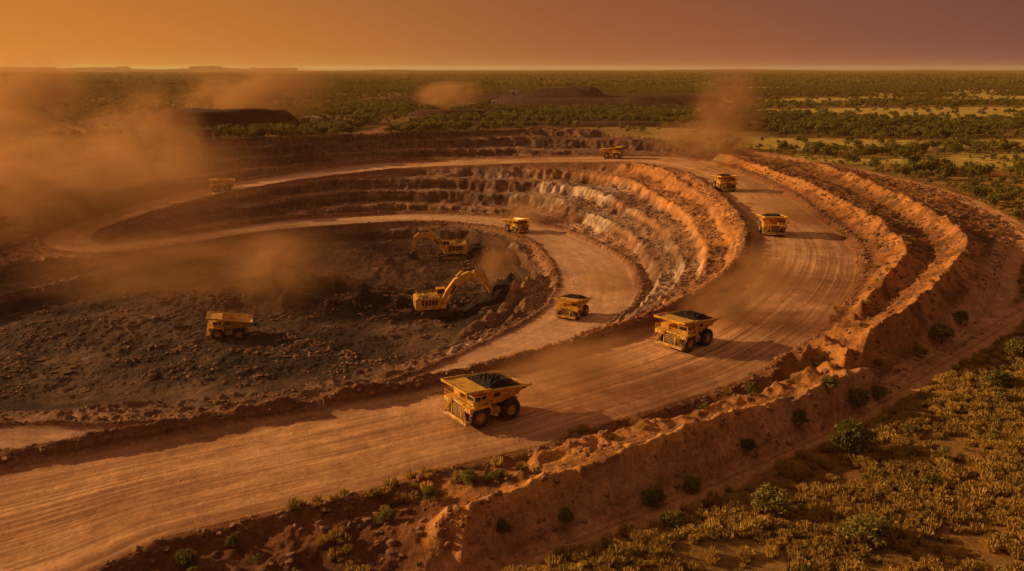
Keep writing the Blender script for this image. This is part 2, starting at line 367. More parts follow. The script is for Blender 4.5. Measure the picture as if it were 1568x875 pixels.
def tube(p0,p1,r0,r1,k=6):
    p0=np.array(p0,float);p1=np.array(p1,float);d=p1-p0;d/=np.linalg.norm(d)+1e-9
    a=np.cross(d,[.3,.9,.1]);a/=np.linalg.norm(a);b_=np.cross(d,a);t=np.linspace(0,2*np.pi,k,endpoint=False)
    ring=np.cos(t)[:,None]*a+np.sin(t)[:,None]*b_
    v=np.concatenate([p0+ring*r0,p1+ring*r1]);f=np.array([[i,(i+1)%k,(i+1)%k+k,i+k] for i in range(k)]);return v,f
def plant(name,seed,H,W,nb,nl,ls,lm,trunk=True,crown=.45):
    rg=np.random.default_rng(seed);cent=[];vs=[];fs=[];mi=[];o=0
    for i in range(nb):
        t=rg.random()*6.28;r_=W*.5*rg.random()**.6*.75;z=H*(crown+(1-crown)*rg.random()*.8*(1-.5*(r_/(W*.5))**2))
        cent.append((r_*math.cos(t),r_*math.sin(t),z))
    cent=np.array(cent);rad=W*(.13+.13*rg.random(nb))
    def add(v,f,m):
        nonlocal o
        vs.append(v);fs.append(f+o);mi.append(np.full(len(f),m));o+=len(v)
    if trunk:
        b0=np.array([0,0,-.4]);fork=np.array([rg.normal()*.05*H,rg.normal()*.05*H,H*crown*.6]);add(*tube(b0,fork,H*.035,H*.026),1)
        for c_ in cent[:7]: add(*tube(fork,c_,H*.02,H*.006,5),1)
    else:
        for c_ in cent[:6]: add(*tube((0,0,-.2),c_,H*.03,H*.01,4),1)
    v,f=leaves(cent,rad,nl,ls,rg,.75);add(v,f,0)
    me=mesh_from(name,np.concatenate(vs),np.concatenate(fs));me.materials.append(lm);me.materials.append(M_bark)
    me.polygons.foreach_set("material_index",np.concatenate(mi).astype(np.int32));return me
def tussock(name,seed,n,R,H):
    rg=np.random.default_rng(seed);t=rg.random(n)*6.28;r0=rg.random(n)**.5*R*.55;ph=rg.random(n)
    b0=np.stack([r0*np.cos(t),r0*np.sin(t),-.05+0*t],1)
    tip=np.stack([(r0+R*(.2+.55*ph))*np.cos(t),(r0+R*(.2+.55*ph))*np.sin(t),H*(1-.55*ph*ph)*(.7+.3*rg.random(n))],1)
    w=np.stack([-np.sin(t+rg.normal(size=n)),np.cos(t+rg.normal(size=n)),0*t],1)*R*.10
    v=np.stack([b0-w,b0+w,tip+w*.5,tip-w*.5],1).reshape(-1,3)
    me=mesh_from(name,v,np.arange(n*4).reshape(n,4));me.materials.append(M_tus);return me
def protoset(name,meshes):
    cl=bpy.data.collections.new(name)
    for i,m in enumerate(meshes): cl.objects.link(bpy.data.objects.new(m.name,m))
    return cl
def scatter(name,x,y,sc,protos,np_,sink=.0):
    n=len(x);z=hgt(x,y)-sink;print(name,n)
    me=bpy.data.meshes.new(name);me.vertices.add(n);me.vertices.foreach_set("co",np.stack([x,y,z],1).astype(np.float32).ravel())
    for nm,ty,dt in (("sc","FLOAT",sc),("rot","FLOAT",rng.random(n)*6.28),("idx","INT",rng.integers(0,np_,n))):
        a_=me.attributes.new(nm,ty,"POINT");a_.data.foreach_set("value",np.asarray(dt,np.float32 if ty=="FLOAT" else np.int32))
    o=link(name,me)
    ng=bpy.data.node_groups.new(name+"_scatter","GeometryNodeTree")
    ng.interface.new_socket(name="Geometry",in_out='INPUT',socket_type='NodeSocketGeometry');ng.interface.new_socket(name="Geometry",in_out='OUTPUT',socket_type='NodeSocketGeometry')
    N=ng.nodes;L=ng.links;gi=N.new("NodeGroupInput");go=N.new("NodeGroupOutput");ip=N.new("GeometryNodeInstanceOnPoints");ci=N.new("GeometryNodeCollectionInfo")
    ci.inputs["Collection"].default_value=protos;ci.inputs["Separate Children"].default_value=True;ci.inputs["Reset Children"].default_value=True
    def na_(nm,ty):
        q=N.new("GeometryNodeInputNamedAttribute");q.data_type=ty;q.inputs[0].default_value=nm;return [s for s in q.outputs if s.enabled and s.name=="Attribute"][0]
    L.new(gi.outputs[0],ip.inputs["Points"]);L.new(ci.outputs[0],ip.inputs["Instance"]);ip.inputs["Pick Instance"].default_value=True
    L.new(na_("idx","INT"),ip.inputs["Instance Index"]);L.new(na_("sc","FLOAT"),ip.inputs["Scale"])
    cx=N.new("ShaderNodeCombineXYZ");L.new(na_("rot","FLOAT"),cx.inputs[2]);L.new(cx.outputs[0],ip.inputs["Rotation"])
    L.new(ip.outputs[0],go.inputs[0]);md=o.modifiers.new("scatter","NODES");md.node_group=ng
    return o
P_tus=protoset("spinifex_variants",[tussock("spinifex_clump",i,90,.62,.78) for i in range(5)])
P_bush=protoset("bush_variants",[plant("bush_variant",20+i,1.0,1.5,9,260,.10,M_bush,False,.3) for i in range(5)])
P_tree=protoset("tree_variants",[plant("tree_variant",40+i,1.0,1.25,12,330,.085,M_tree,True,.40) for i in range(5)])
def clump(name,seed):
    rg=np.random.default_rng(seed);n=14;cent=np.stack([rg.normal(size=n)*.3,rg.normal(size=n)*.3,.10+.08*rg.random(n)],1);rad=.07+.07*rg.random(n)
    v,f=leaves(cent,rad,420,.035,rg,.9);me=mesh_from(name,v,f);me.materials.append(M_tree);return me
P_cl=protoset("woodland_variants",[clump("woodland_patch",60+i) for i in range(4)])
def rand_region(n,y0,y1,a0,a1,pw=1.0):
    y=(y0**(pw+1)+rng.random(n)*(y1**(pw+1)-y0**(pw+1)))**(1/(pw+1));a=a0+rng.random(n)*(a1-a0);return a*y,y
nobush=road|pit|(d_tr<4.5)|(d_rt<5)|(dump>.3)|(d_fr<14)|(d_c3<4)
notr=nobush|bk
lowbank=(Zg<1.2)
x,y=rand_region(125000,78,380,-.35,.85,.6);m=~look(nobush,x,y);b_=look(bk,x,y);lb=look(lowbank,x,y)
dn=fbm(x,y,14,3,201)+.7*fbm(x,y,3.6,2,203);m&=(rng.random(len(x))<np.where(b_,np.where((dn>.35)&lb,.22,.008),sst(-.5,.35,dn)*.66+.05))
x,y=x[m],y[m];scatter("spinifex_grass",x,y,.65+1.3*rng.random(len(x))**1.7,P_tus,5)
x,y=rand_region(24000,80,620,-.75,.85,.8);m=~look(nobush,x,y);b_=look(bk,x,y);lb=look(lowbank,x,y);dn=fbm(x,y,22,3,211)
m&=(rng.random(len(x))<np.where(b_,np.where((dn>.2)&lb,.22,.012),sst(-.2,.6,dn)*.5+.09))
x,y=x[m],y[m];scatter("bushes",x,y,.7+1.9*rng.random(len(x))**2.2,P_bush,5,.05)
dens=lambda x,y: sst(-.35,.05,fbm(x,y,260,4,95)+.3*fbm(x,y,60,2,221))
x,y=rand_region(110000,230,3400,-.8,.8,.6);m=~look(notr,x,y)
m&=rng.random(len(x))<(dens(x,y)*.8+.2)*(1-.92*clear_(x,y))*np.where(y<500,.5,1)
x,y=x[m],y[m];scatter("savanna_woodland",x,y,(4+4.5*rng.random(len(x)))*np.where(y<420,.75,1),P_tree,5,.1)
x,y=rand_region(42000,2600,20000,-.8,.8,.4);m=rng.random(len(x))<(dens(x/3,y/5)*.8+.2)*(1-.7*clear_(x,y))
x,y=x[m],y[m];scatter("distant_woodland",x,y,45+50*rng.random(len(x)),P_cl,4,3)
def rock(name,seed):
    bm=bmesh.new();bmesh.ops.create_icosphere(bm,subdivisions=2,radius=.5);rg=np.random.default_rng(seed);pl=[(lambda d:d/np.linalg.norm(d))(rg.normal(size=3)) for _ in range(9)]
    for v in bm.verts:
        p=np.array(v.co)
        for n_ in pl:
            s=p@n_-.33
            if s>0:p=p-n_*s
        v.co=p*np.array([1.2,.9,.75])
    me=bpy.data.meshes.new(name);bm.to_mesh(me);bm.free();me.materials.append(M_rock);return me
M_rock=simple("broken_rock",(.28,.13,.06),.95,0,.3,3,(.09,.05,.03),.8)
P_rk=protoset("rock_variants",[rock("rock_variant",i) for i in range(4)])
bm_=((berm>.25)&(sd>1))|(bk&(n8+n2>.25))|((wt>.5)&(face<.4)&(n2>.0))|(floor&(n8+.6*n2>.3))
x,y=rand_region(200000,80,520,-.72,.8,.55);m=look(bm_,x,y);x,y=x[m],y[m];scatter("loose_rocks",x,y,.25+1.3*rng.random(len(x))**4+ (y>250)*.35,P_rk,4,.02)
print("scatter",time.time()-T0)
big=[plant("tree_mesh",80+i,1,1.1,22,2600,.05,M_bush,True,.34) for i in range(3)]
for i,(u,v,z,h,w) in enumerate([(1297,692,-2.5,7.2,1),(1222,664,-3,3.6,1),(1312,620,-2,4.4,1.1),(1345,606,-2,3.6,1),(1328,826,-2.5,4.6,1.5),(1180,785,-3,4.6,1.2),(868,800,-2,2.8,.9),(770,830,-2,2.6,.9),
      (1440,530,-1.5,5,1.3),(1000,752,-1,3.2,1.2),(1150,618,0,2.6,1.2),(1145,692,-2,2.4,1.2),(285,872,-2,2.4,1.2),(358,838,-1,2,1),(1265,622,-1,3,1.1),(1555,545,-1,5,1.2),(1470,500,0,3.5,1.2),(1060,728,-1,2.5,1.3),
      (1030,805,-3,3,1.2),(760,748,0,2,1.5),(1530,590,-1.5,4,1.2),(1410,545,-1,2.8,1.2),(660,775,-1,2.2,1.4),(720,760,-1,2.2,1.4),(590,800,-1,2,1.5),(1240,572,1,2.2,1.3)]):
    x,y,_=S(u,v,z);o=link("small_tree" if h>3.3 else "shrub",big[i%3]);o.location=(x,y,float(hgt(x,y))-.15);o.scale=(h*w,h*w,h);o.rotation_euler=(0,0,i*1.7)

# ---------------------------------------------------------------- machine building kit
class MB:
    def __init__(s): s.v=[];s.f=[];s.m=[]
    def add(s,v,f,m):
        o=len(s.v);s.v+= [tuple(p) for p in v];s.f+=[tuple(i+o for i in q) for q in f];s.m+=[m]*len(f)
    def box(s,x0,x1,y0,y1,z0,z1,m,ch=0):
        if ch<=0:
            v=[(x,y,z) for z in (z0,z1) for y in (y0,y1) for x in (x0,x1)]
            s.add(v,[(0,2,3,1),(4,5,7,6),(0,1,5,4),(2,6,7,3),(0,4,6,2),(1,3,7,5)],m)
        else:
            pr=[(x0+ch,z0),(x1-ch,z0),(x1,z0+ch),(x1,z1-ch),(x1-ch,z1),(x0+ch,z1),(x0,z1-ch),(x0,z0+ch)]
            s.prism(pr,y0,y1,m)
    def prism(s,pr,y0,y1,m):
        n=len(pr);v=[(x,y0,z) for x,z in pr]+[(x,y1,z) for x,z in pr]
        s.add(v,[tuple(range(n)),tuple(range(2*n-1,n-1,-1))]+[(i,i+n,(i+1)%n+n,(i+1)%n) for i in range(n)],m)
    def beam(s,p0,p1,w,m,w1=None,k=4):
        v,f=tube(p0,p1,w*.7,(w1 or w)*.7,k);s.add(v.tolist(),[tuple(q) for q in f.tolist()]+[tuple(range(k)),tuple(range(2*k-1,k-1,-1))],m)
    def lathe(s,pr,cx,cy,cz,m,k=28):
        n=len(pr);v=[]
        for i in range(k):
            t=2*math.pi*i/k
            for (r_,yy) in pr: v.append((cx+r_*math.cos(t),cy+yy,cz+r_*math.sin(t)))
        f=[(i*n+j,i*n+j+1,((i+1)%k)*n+j+1,((i+1)%k)*n+j) for i in range(k) for j in range(n-1)]
        s.add(v,f,m)
    def mesh(s,name,mats,bev=0):
        me=bpy.data.meshes.new(name);me.from_pydata(s.v,[],s.f)
        for q in mats: me.materials.append(q)
        me.polygons.foreach_set("material_index",s.m);me.update()
        bm=bmesh.new();bm.from_mesh(me);bmesh.ops.recalc_face_normals(bm,faces=bm.faces);bm.to_mesh(me);bm.free()
        return me
YEL=simple("machine_yellow_paint",(.85,.50,.06),.42,0,.3,.8,(.34,.16,.05),.8,.5,(4.2,1.0))
DRK=simple("dark_steel",(.06,.05,.045),.6,0,.2,1.5,(.22,.10,.05),.5)
RUB=simple("tyre_rubber",(.03,.025,.022),.9,0,.2,1.5,(.20,.10,.05),.5)
GLS=simple("cab_glass",(.02,.022,.025),.12,0,.1)
COAL=simple("coal",(.022,.018,.015),.95,0,.3,2.0,(.06,.04,.028),.8,.1)
LMP=simple("headlamp_glass",(.7,.65,.5),.2,0,.1)
BLK=simple("black_decal",(.02,.02,.02),.5)
MATS=[YEL,DRK,RUB,GLS,COAL,LMP,BLK]
ch=MB()
ch.box(-5.6,5.4,-1.5,-.9,1.7,2.7,0);ch.box(-5.6,5.4,.9,1.5,1.7,2.7,0);ch.box(-3.6,-2.2,-2.2,2.2,1.2,2.5,1);ch.box(3.0,4.1,-2.4,2.4,1.3,2.2,1)
ch.box(-1,2.4,-1.7,1.7,1.2,2.6,1)
ch.box(2.0,5.9,-1.55,1.55,2.2,4.2,0,.15)
ch.box(5.9,6.08,-1.35,1.35,1.9,4.0,1)
for k in range(6): ch.box(6.08,6.14,-1.35,1.35,2.05+k*.34,2.12+k*.34,0)
ch.box(5.9,6.2,-1.6,-1.35,1.6,4.15,0);ch.box(5.9,6.2,1.35,1.6,1.6,4.15,0)
ch.box(5.6,6.5,-3.6,3.6,1.0,1.65,0,.12)
for y in (-3.2,-2.6,2.6,3.2): ch.box(6.5,6.56,y-.18,y+.18,1.15,1.5,5)
for y in (-3.5,-2.9,2.9,3.5): ch.box(6.02,6.08,y-.16,y+.16,3.5,3.78,5)
ch.box(5.7,6.02,-4.1,-1.6,3.35,4.2,0);ch.box(5.7,6.02,1.6,4.1,3.35,4.2,0)
ch.box(1.7,5.7,-4.15,-1.55,3.95,4.2,0);ch.box(1.7,5.7,1.55,4.15,3.95,4.2,0);ch.box(1.7,5.7,-1.55,1.55,4.2,4.3,0)
for sg in (-1,1):
    ch.prism([(1.7,4.0),(1.4,3.0),(1.6,2.9),(1.95,3.8),(5.3,3.8),(5.7,3.0),(5.9,3.0),(5.7,4.0)],sg*4.12-.1,sg*4.12+.1,0)
    for k in range(7):
        ch.box(6.0+.06*(7-k),6.3+.06*(7-k),sg*(3.6-.27*k)-.42,sg*(3.6-.27*k)+.42,1.65+k*.36,1.72+k*.36,0)
    ch.beam((6.75,sg*3.9,1.7),(6.3,sg*1.9,4.3),.1,0);ch.beam((6.75,sg*3.9,2.8),(6.3,sg*1.9,5.3),.08,0)
    ch.beam((6.75,sg*3.2,1.7),(6.3,sg*1.2,4.3),.1,0)
    for z in (4.75,5.3):
        ch.beam((5.95,sg*1.7,z),(5.95,sg*4.1,z),.07,0);ch.beam((5.95,sg*4.1,z),(1.9,sg*4.1,z),.07,0)
    for xx in (5.95,4.6,3.2,1.9): ch.beam((xx,sg*4.1,4.2),(xx,sg*4.1,5.3),.07,0)
    ch.beam((5.95,sg*2.6,4.2),(5.95,sg*2.6,5.3),.07,0)
    ch.beam((2.6,sg*2.5,1.2),(3.3,sg*2.0,3.9),.45,1);ch.beam((-3.0,sg*1.2,1.4),(-.8,sg*1.0,4.0),.35,1)
for z in (4.75,5.3): ch.beam((5.95,-1.7,z),(5.95,1.7,z),.07,0)
ch.box(-1.2,1.3,-3.4,-1.7,1.5,3.0,0,.3);ch.box(-1.0,1.1,1.7,3.1,1.5,2.8,0,.3)
ch.box(-3.6,-2.2,-1.0,1.0,.9,2.6,0);ch.box(-5.8,-5.2,-1.6,1.6,1.8,2.9,0)
ch.box(2.3,4.2,-3.9,-1.8,4.2,5.2,0,.1)
chassis=ch.mesh("chassis",MATS)
cb=MB()
cb.box(2.2,4.8,1.3,3.7,4.2,4.95,0);cb.box(2.3,4.7,1.4,3.6,4.95,5.85,3);cb.box(2.15,4.95,1.25,3.75,5.85,6.05,0)
for (xx,yy) in ((2.25,1.35),(2.25,3.65),(4.75,1.35),(4.75,3.65),(3.4,3.65),(3.4,1.35)): cb.box(xx-.1,xx+.1,yy-.1,yy+.1,4.95,5.85,0)
cb.beam((5.4,4.0,5.2),(5.4,4.45,5.2),.08,1);cb.box(5.3,5.4,4.25,4.65,4.8,5.6,1)
cabm=cb.mesh("operator_cab",MATS)
bd=MB()
ST=[(-7.0,5.05,5.75,3.3,3.95),(-6.0,4.5,5.85,3.2,4.1),(-4.6,3.75,6.05,3.1,4.15),(-3.0,3.25,6.25,3.0,4.15),(-1.0,3.1,6.45,3.0,4.15),(1.0,3.15,6.65,3.0,4.15),(1.7,3.6,6.7,3.0,4.15)]
vs=[]
for (x,zf,zt_,wb,wt_) in ST:
    vs+=[(x,-wt_,zt_),(x,-wb,zf+.5),(x,-wb+.6,zf),(x,wb-.6,zf),(x,wb,zf+.5),(x,wt_,zt_),(x,wt_-.22,zt_),(x,wb-.2,zf+.6),(x,wb-.75,zf+.2),(x,-wb+.75,zf+.2),(x,-wb+.2,zf+.6),(x,-wt_+.22,zt_)]
fs=[]
for i in range(len(ST)-1):
    for j in range(12): fs.append((i*12+j,i*12+(j+1)%12,(i+1)*12+(j+1)%12,(i+1)*12+j))
e=(len(ST)-1)*12
for o in (0,e):
    for a_,b2 in ((0,11),(1,10),(2,9),(3,8),(4,7)): fs.append((o+a_,o+a_+1,o+b2-1,o+b2))
bd.add(vs,fs,0)
bd.prism([(1.5,3.4),(1.8,3.4),(2.4,6.75),(2.1,6.75)],-3.95,3.95,0)
bd.prism([(2.1,6.62),(6.6,7.0),(6.6,7.18),(2.1,6.82)],-4.15,4.15,0)
for y in (-4.15,3.93): bd.prism([(1.6,6.5),(2.1,6.5),(6.6,6.9),(6.7,7.4),(6.3,7.4),(1.6,7.0)],y-.02,y+.24,0)
bd.prism([(6.45,6.95),(6.62,6.95),(6.72,7.42),(6.55,7.42)],-4.1,4.1,0)
def sidept(i,t,sg,off): 
    x,zf,zt_,wb,wt_=ST[i];return (x,sg*(wb+(wt_-wb)*t+off),zf+.5+(zt_-zf-.5)*t)
for i in range(1,6):
    for sg in (-1,1): bd.beam(sidept(i,0,sg,.08),sidept(i,.97,sg,.1),.3,0)
for sg in (-1,1):
    for i in range(0,6): bd.beam(sidept(i,1,sg,.08),sidept(i+1,1,sg,.08),.32,0)
    bd.add([(-.4,sg*3.86,5.1),(1.05,sg*3.86,5.2),(1.05,sg*4.07,5.95),(-.4,sg*4.07,5.85)],[(0,1,2,3)],6)
bedm=bd.mesh("dump_body",MATS)
ld=MB();n=21;vs=[]
for i in range(n):
    for j in range(n):
        s_=i/(n-1);t_=j/(n-1);x=-5.9+7.9*s_;y=-3.85+7.7*t_
        ed=min(1,min(s_,1-s_,t_,1-t_)*3.6);vs.append((x,y,5.35+.11*(x+6)+1.35*math.sin(ed*math.pi/2)**.9*(1-.35*abs(s_-.6)*2)+random.uniform(-.24,.24)*ed))
ld.add(vs,[(i*n+j,i*n+j+1,(i+1)*n+j+1,(i+1)*n+j) for i in range(n-1) for j in range(n-1)],4)
loadm=ld.mesh("coal_load",MATS)
def wheelmesh(dual):
    w=MB();r0=1.85
    ws=[0] if not dual else [-.68,.68]
    for oy in ws:
        w.lathe([(.95,-.5),(1.15,-.58),(1.65,-.6),(r0,-.42),(r0,.42),(1.65,.6),(1.15,.58),(.95,.5)],0,oy,0,2)
        for k in range(26):
            t=2*math.pi*k/26;ct,stt=math.cos(t),math.sin(t);hw=.09
            for yy0,yy1 in ((-.46,-.05),(.05,.46)):
                q=[]
                for rr,tt in ((r0-.02,-hw),(r0+.1,-hw),(r0+.1,hw),(r0-.02,hw)):
                    for y_ in (yy0,yy1): q.append((rr*ct-tt*stt,oy+y_,rr*stt+tt*ct))
                w.add(q,[(0,2,3,1),(2,4,5,3),(4,6,7,5),(0,2,4,6),(1,3,5,7)],2)
    e_=.5+(.68 if dual else 0)
    for sg in (-1,1):
        w.lathe([(1.0,sg*e_),(.92,sg*(e_-.05)),(.8,sg*(e_-.3)),(.5,sg*(e_-.3)),(.45,sg*(e_+.02)),(.02,sg*(e_+.06))],0,0,0,0,20)
    return w.mesh("wheel_rear" if dual else "wheel_front",MATS)
wf,wrr=wheelmesh(False),wheelmesh(True)
def truck(u,v,z,head,sc=1,load=True):
    x,y,_=S(u,v,z);e=bpy.data.objects.new("haul_truck",None);scene.collection.objects.link(e)
    h=math.radians(head);zs=[float(hgt(x+dx*math.cos(h)*sc,y+dx*math.sin(h)*sc)) for dx in (-3,3.5)]
    e.location=(x,y,(zs[0]+zs[1])/2+.02);e.rotation_euler=(0,-math.atan2(zs[1]-zs[0],6.5*sc),h);e.scale=(sc,)*3
    for nm,me,loc in (("chassis",chassis,(0,0,0)),("operator_cab",cabm,(0,0,0)),("dump_body",bedm,(0,0,0)),("wheel_front_left",wf,(3.55,3.25,1.9)),("wheel_front_right",wf,(3.55,-3.25,1.9)),("wheels_rear_left",wrr,(-2.9,2.65,1.9)),("wheels_rear_right",wrr,(-2.9,-2.65,1.9))):
        o=link(nm,me,e);o.location=loc
    if load: link("coal_load",loadm,e)
    return e
truck(744,638,0,180+36,1.04);truck(1050,528,0,180+42,1.04);truck(1181,358,0,180+84,1.05);truck(1108,291,0,180+96,1.12)
truck(938,243,-2,-25,1.2);truck(877,484,-25,180+62,1.08);truck(790,356,-30,-52,1.12,False);truck(352,515,-38,180+16,1.2,False);truck(342,292,-13.5,180+14,1.12,False)

def thick(path,ws):
    P_=[np.array(p,float) for p in path];up=[];dn=[]
    for i,p in enumerate(P_):
        d=P_[min(i+1,len(P_)-1)]-P_[max(i-1,0)];d/=np.linalg.norm(d);n_=np.array([-d[1],d[0]])
        up.append(tuple(p+n_*ws[i]/2));dn.append(tuple(p-n_*ws[i]/2))
    return up+dn[::-1]
ex_u=MB()
for sg in (-1,1):
    y0,y1=sorted((sg*2.6,sg*4.5))
    ex_u.prism([(-5.2,.0),(5.2,.0),(6.1,.5),(6.4,1.3),(6.1,2.1),(5.2,2.6),(-5.2,2.6),(-6.1,2.1),(-6.4,1.3),(-6.1,.5)],y0,y1,1)
    for k in range(18): ex_u.box(-5.3+k*.6,-5.0+k*.6,y0-.08,y1+.08,2.6,2.72,1)
    ex_u.box(-4.4,4.4,y0+.2 if sg<0 else y1-.1,y0+.1 if sg<0 else y1+.12,.7,1.9,0)
ex_u.box(-3,3,-2.6,2.6,1.0,2.6,1)
exu=ex_u.mesh("crawler_tracks",MATS)
h=MB()
h.box(-2.3,2.3,-2.3,2.3,2.6,3.3,1)
h.box(-7.4,3.6,-4.2,4.2,3.3,4.3,0,.1);h.box(-6.6,1.2,-4.2,-.9,4.3,8.0,0,.15);h.box(-6.6,1.2,.9,4.2,4.3,8.0,0,.15);h.box(-6.6,-1.0,-.9,.9,4.3,7.7,1)
h.prism([(-8.6,3.6),(-6.6,3.2),(-6.6,8.2),(-7.8,8.2),(-8.6,7.6)],-4.3,4.3,0)
for k in range(5):
    for sg in (-1,1): h.box(-6.2+k*1.35,-5.15+k*1.35,sg*4.2-.05,sg*4.2+.05,5.0,7.2,6 if k%2 else 1)
h.box(-5.6,-3.2,-3.4,-1.4,8.0,8.6,1);h.box(-2.6,-.6,-3.4,-1.4,8.0,8.5,0);h.beam((-4,2.2,8),(-4,2.2,9.4),.45,1,k=8);h.beam((-3,2.8,8),(-3,2.8,9.2),.35,1,k=8)
h.box(.6,3.6,1.4,4.2,4.3,7.6,0,.1);h.box(.7,3.9,1.5,4.1,7.6,8.1,0);h.box(.8,3.9,1.6,4.0,8.1,9.9,3);h.box(.6,4.2,1.4,4.2,9.9,10.15,0)
for (xx,yy) in ((.8,1.6),(.8,4.0),(3.9,1.6),(3.9,4.0),(2.3,4.0)): h.box(xx-.12,xx+.12,yy-.12,yy+.12,8.1,9.9,0)
for z in (8.7,9.2):
    for sg in (-1,1): h.beam((-7.4,sg*4.1,z),(.4,sg*4.1,z),.09,0)
    h.beam((-7.4,-4.1,z),(-7.4,4.1,z),.09,0)
for k in range(7):
    for sg in (-1,1): h.beam((-7.4+k*1.3,sg*4.1,8.0),(-7.4+k*1.3,sg*4.1,9.2),.08,0)
exh=h.mesh("upper_house",MATS)
def exarm(pose):
    b=MB();B,Sx,Bk=pose
    b.prism(thick(B,[2.2,3.2,3.2,2.6,1.8]),-1.1,1.1,0)
    b.prism(thick(Sx,[1.4,2.3,2.0,1.3]),-.9,.9,0)
    for sg in (-1,1): b.beam((3.2,sg*1.7,4.0),(B[2][0]-.6,sg*1.5,B[2][1]-1.0),.6,1,k=8);b.beam((3.2,sg*1.7,4.0),((3.2+B[2][0])/2,sg*1.6,(4+B[2][1])/2),.9,0,k=8)
    b.beam((B[3][0]-3,0,B[3][1]+2.0),(Sx[0][0]+.2,0,Sx[0][1]+.6),.7,1,k=8)
    b.beam((B[2][0],0,B[2][1]+2.0),(B[3][0]-2,0,B[3][1]+2.1),.9,0,k=8)
    b.beam((Sx[1][0]+1.5,0,Sx[1][1]+.3),(Bk[0][0]+1.4,0,Bk[0][1]+.5),.6,1,k=8)
    x0,z0=Bk[0]
    out=[(x0+.9,z0+.6),(x0+2.1,z0-1.2),(x0+1.9,z0-3.2),(x0+.2,z0-4.6),(x0-2.3,z0-4.7)]
    inn=[(x0-2.3,z0-4.4),(x0+.1,z0-4.25),(x0+1.5,z0-3.1),(x0+1.7,z0-1.2),(x0+.7,z0+.3)]
    b.prism(out+inn,-2.6,2.6,1)
    for y in (-2.6,2.4): b.prism(out+[(x0-.9,z0-.4)],y,y+.2,1)
    for k in range(6): b.prism([(x0-2.2,z0-4.75),(x0-3.1,z0-4.5),(x0-2.2,z0-4.35)],-2.4+k*.9,-2.1+k*.9,1)
    return b.mesh("boom_stick_bucket",MATS)
pA=([(2.6,4.6),(5.2,8.6),(8.6,13.0),(13.5,15.6),(17.8,15.2)],[(15.8,17.4),(18.2,15.3),(21.5,11.0),(22.8,7.4)],[(22.4,7.0)])
pB=([(2.6,4.6),(5.0,8.0),(8.4,11.6),(13.0,12.8),(17.0,11.2)],[(15.2,13.6),(17.2,11.4),(18.6,7.5),(18.6,4.6)],[(18.2,4.6)])
for (u,v,z,hd,sc,ps) in ((668,484,-38,14,1.04,pA),(690,396,-37,180+8,1.06,pB)):
    x,y,_=S(u,v,z);e=bpy.data.objects.new("mining_excavator",None);scene.collection.objects.link(e)
    e.location=(x,y,float(hgt(x,y))-.1);e.rotation_euler=(0,0,math.radians(hd));e.scale=(sc,)*3
    link("crawler_tracks",exu,e);link("upper_house",exh,e);link("boom_stick_bucket",exarm(ps),e)

wm,nt,b=mat("muddy_water");b.inputs["Base Color"].default_value=(.05,.04,.035,1);b.inputs["Roughness"].default_value=.05
n_=nt.nodes.new("ShaderNodeTexNoise");n_.inputs["Scale"].default_value=2;bb=nt.nodes.new("ShaderNodeBump");bb.inputs["Strength"].default_value=.05;nt.links.new(n_.outputs["Fac"],bb.inputs["Height"]);nt.links.new(bb.outputs[0],b.inputs["Normal"])
for (u,v,rx,ry) in ((98,568,3.2,4),(112,553,2,2),(88,580,1.6,2),(430,547,3.5,2),(410,543,1.8,1.2),(65,548,1.4,2)):
    x,y,_=S(u,v,-38);z=float(hgt(x,y));k=26;vs=[(0,0,0)]
    for i in range(k):
        t=6.283*i/k;rr=1+.35*math.sin(3*t+u)+.2*math.sin(5*t+v)
        vs.append((rx*rr*math.cos(t),ry*rr*math.sin(t),0))
    me=bpy.data.meshes.new("puddle");me.from_pydata(vs,[],[(0,i+1,(i+1)%k+1) for i in range(k)]);me.materials.append(wm)
    o=link("puddle",me);o.location=(x,y,z+.35)

WAL=simple("pale_cladding",(.65,.58,.5),.7);ROF=simple("steel_roof",(.7,.65,.6),.5)
def shed(u,v,z,l,w,hh,rot=0):
    x,y,_=S(u,v,z);m=MB();m.prism([(-l/2,0),(l/2,0),(l/2,hh),(0,hh+w*.12),(-l/2,hh)],-w/2,w/2,0);m.box(-l/2-.3,l/2+.3,-w/2-.3,w/2+.3,hh+.1,hh+.4,1)
    m.box(-l*.2,l*.1,-w/2-.06,-w/2,0,hh*.7,2)
    me=m.mesh("shed",[WAL,ROF,DRK]);e=bpy.data.objects.new("mine_shed",None);scene.collection.objects.link(e);o=link("walls_roof_door",me,e);e.location=(x,y,float(hgt(x,y))-.2);e.rotation_euler=(0,0,rot)
for a_ in ((706,163,8,12,9,6),(722,164,8,10,8,5),(757,163,8,9,8,5),(787,160,8,12,8,6),(478,188,9,14,7,5),(492,189,9,8,6,4),(505,187,9,9,6,4)): shed(*a_)

# ---------------------------------------------------------------- dust
vmat=bpy.data.materials.new("airborne_dust");vmat.use_nodes=True;nt=vmat.node_tree;N=nt.nodes;L=nt.links
for q in list(N): N.remove(q)
DC=(1,.50,.20,1)
ou=N.new("ShaderNodeOutputMaterial");pv=N.new("ShaderNodeVolumeScatter");pv.inputs["Color"].default_value=DC;pv.inputs["Anisotropy"].default_value=.3
ab=N.new("ShaderNodeVolumeAbsorption");ab.inputs["Color"].default_value=DC;ash=N.new("ShaderNodeAddShader")
tc=N.new("ShaderNodeTexCoord");oi=N.new("ShaderNodeObjectInfo")
ln=N.new("ShaderNodeVectorMath");ln.operation='LENGTH';L.new(tc.outputs["Object"],ln.inputs[0])
fo=N.new("ShaderNodeMapRange");fo.interpolation_type='SMOOTHSTEP';fo.inputs[1].default_value=.0;fo.inputs[2].default_value=.96;fo.inputs[3].default_value=1;fo.inputs[4].default_value=0;L.new(ln.outputs["Value"],fo.inputs[0])
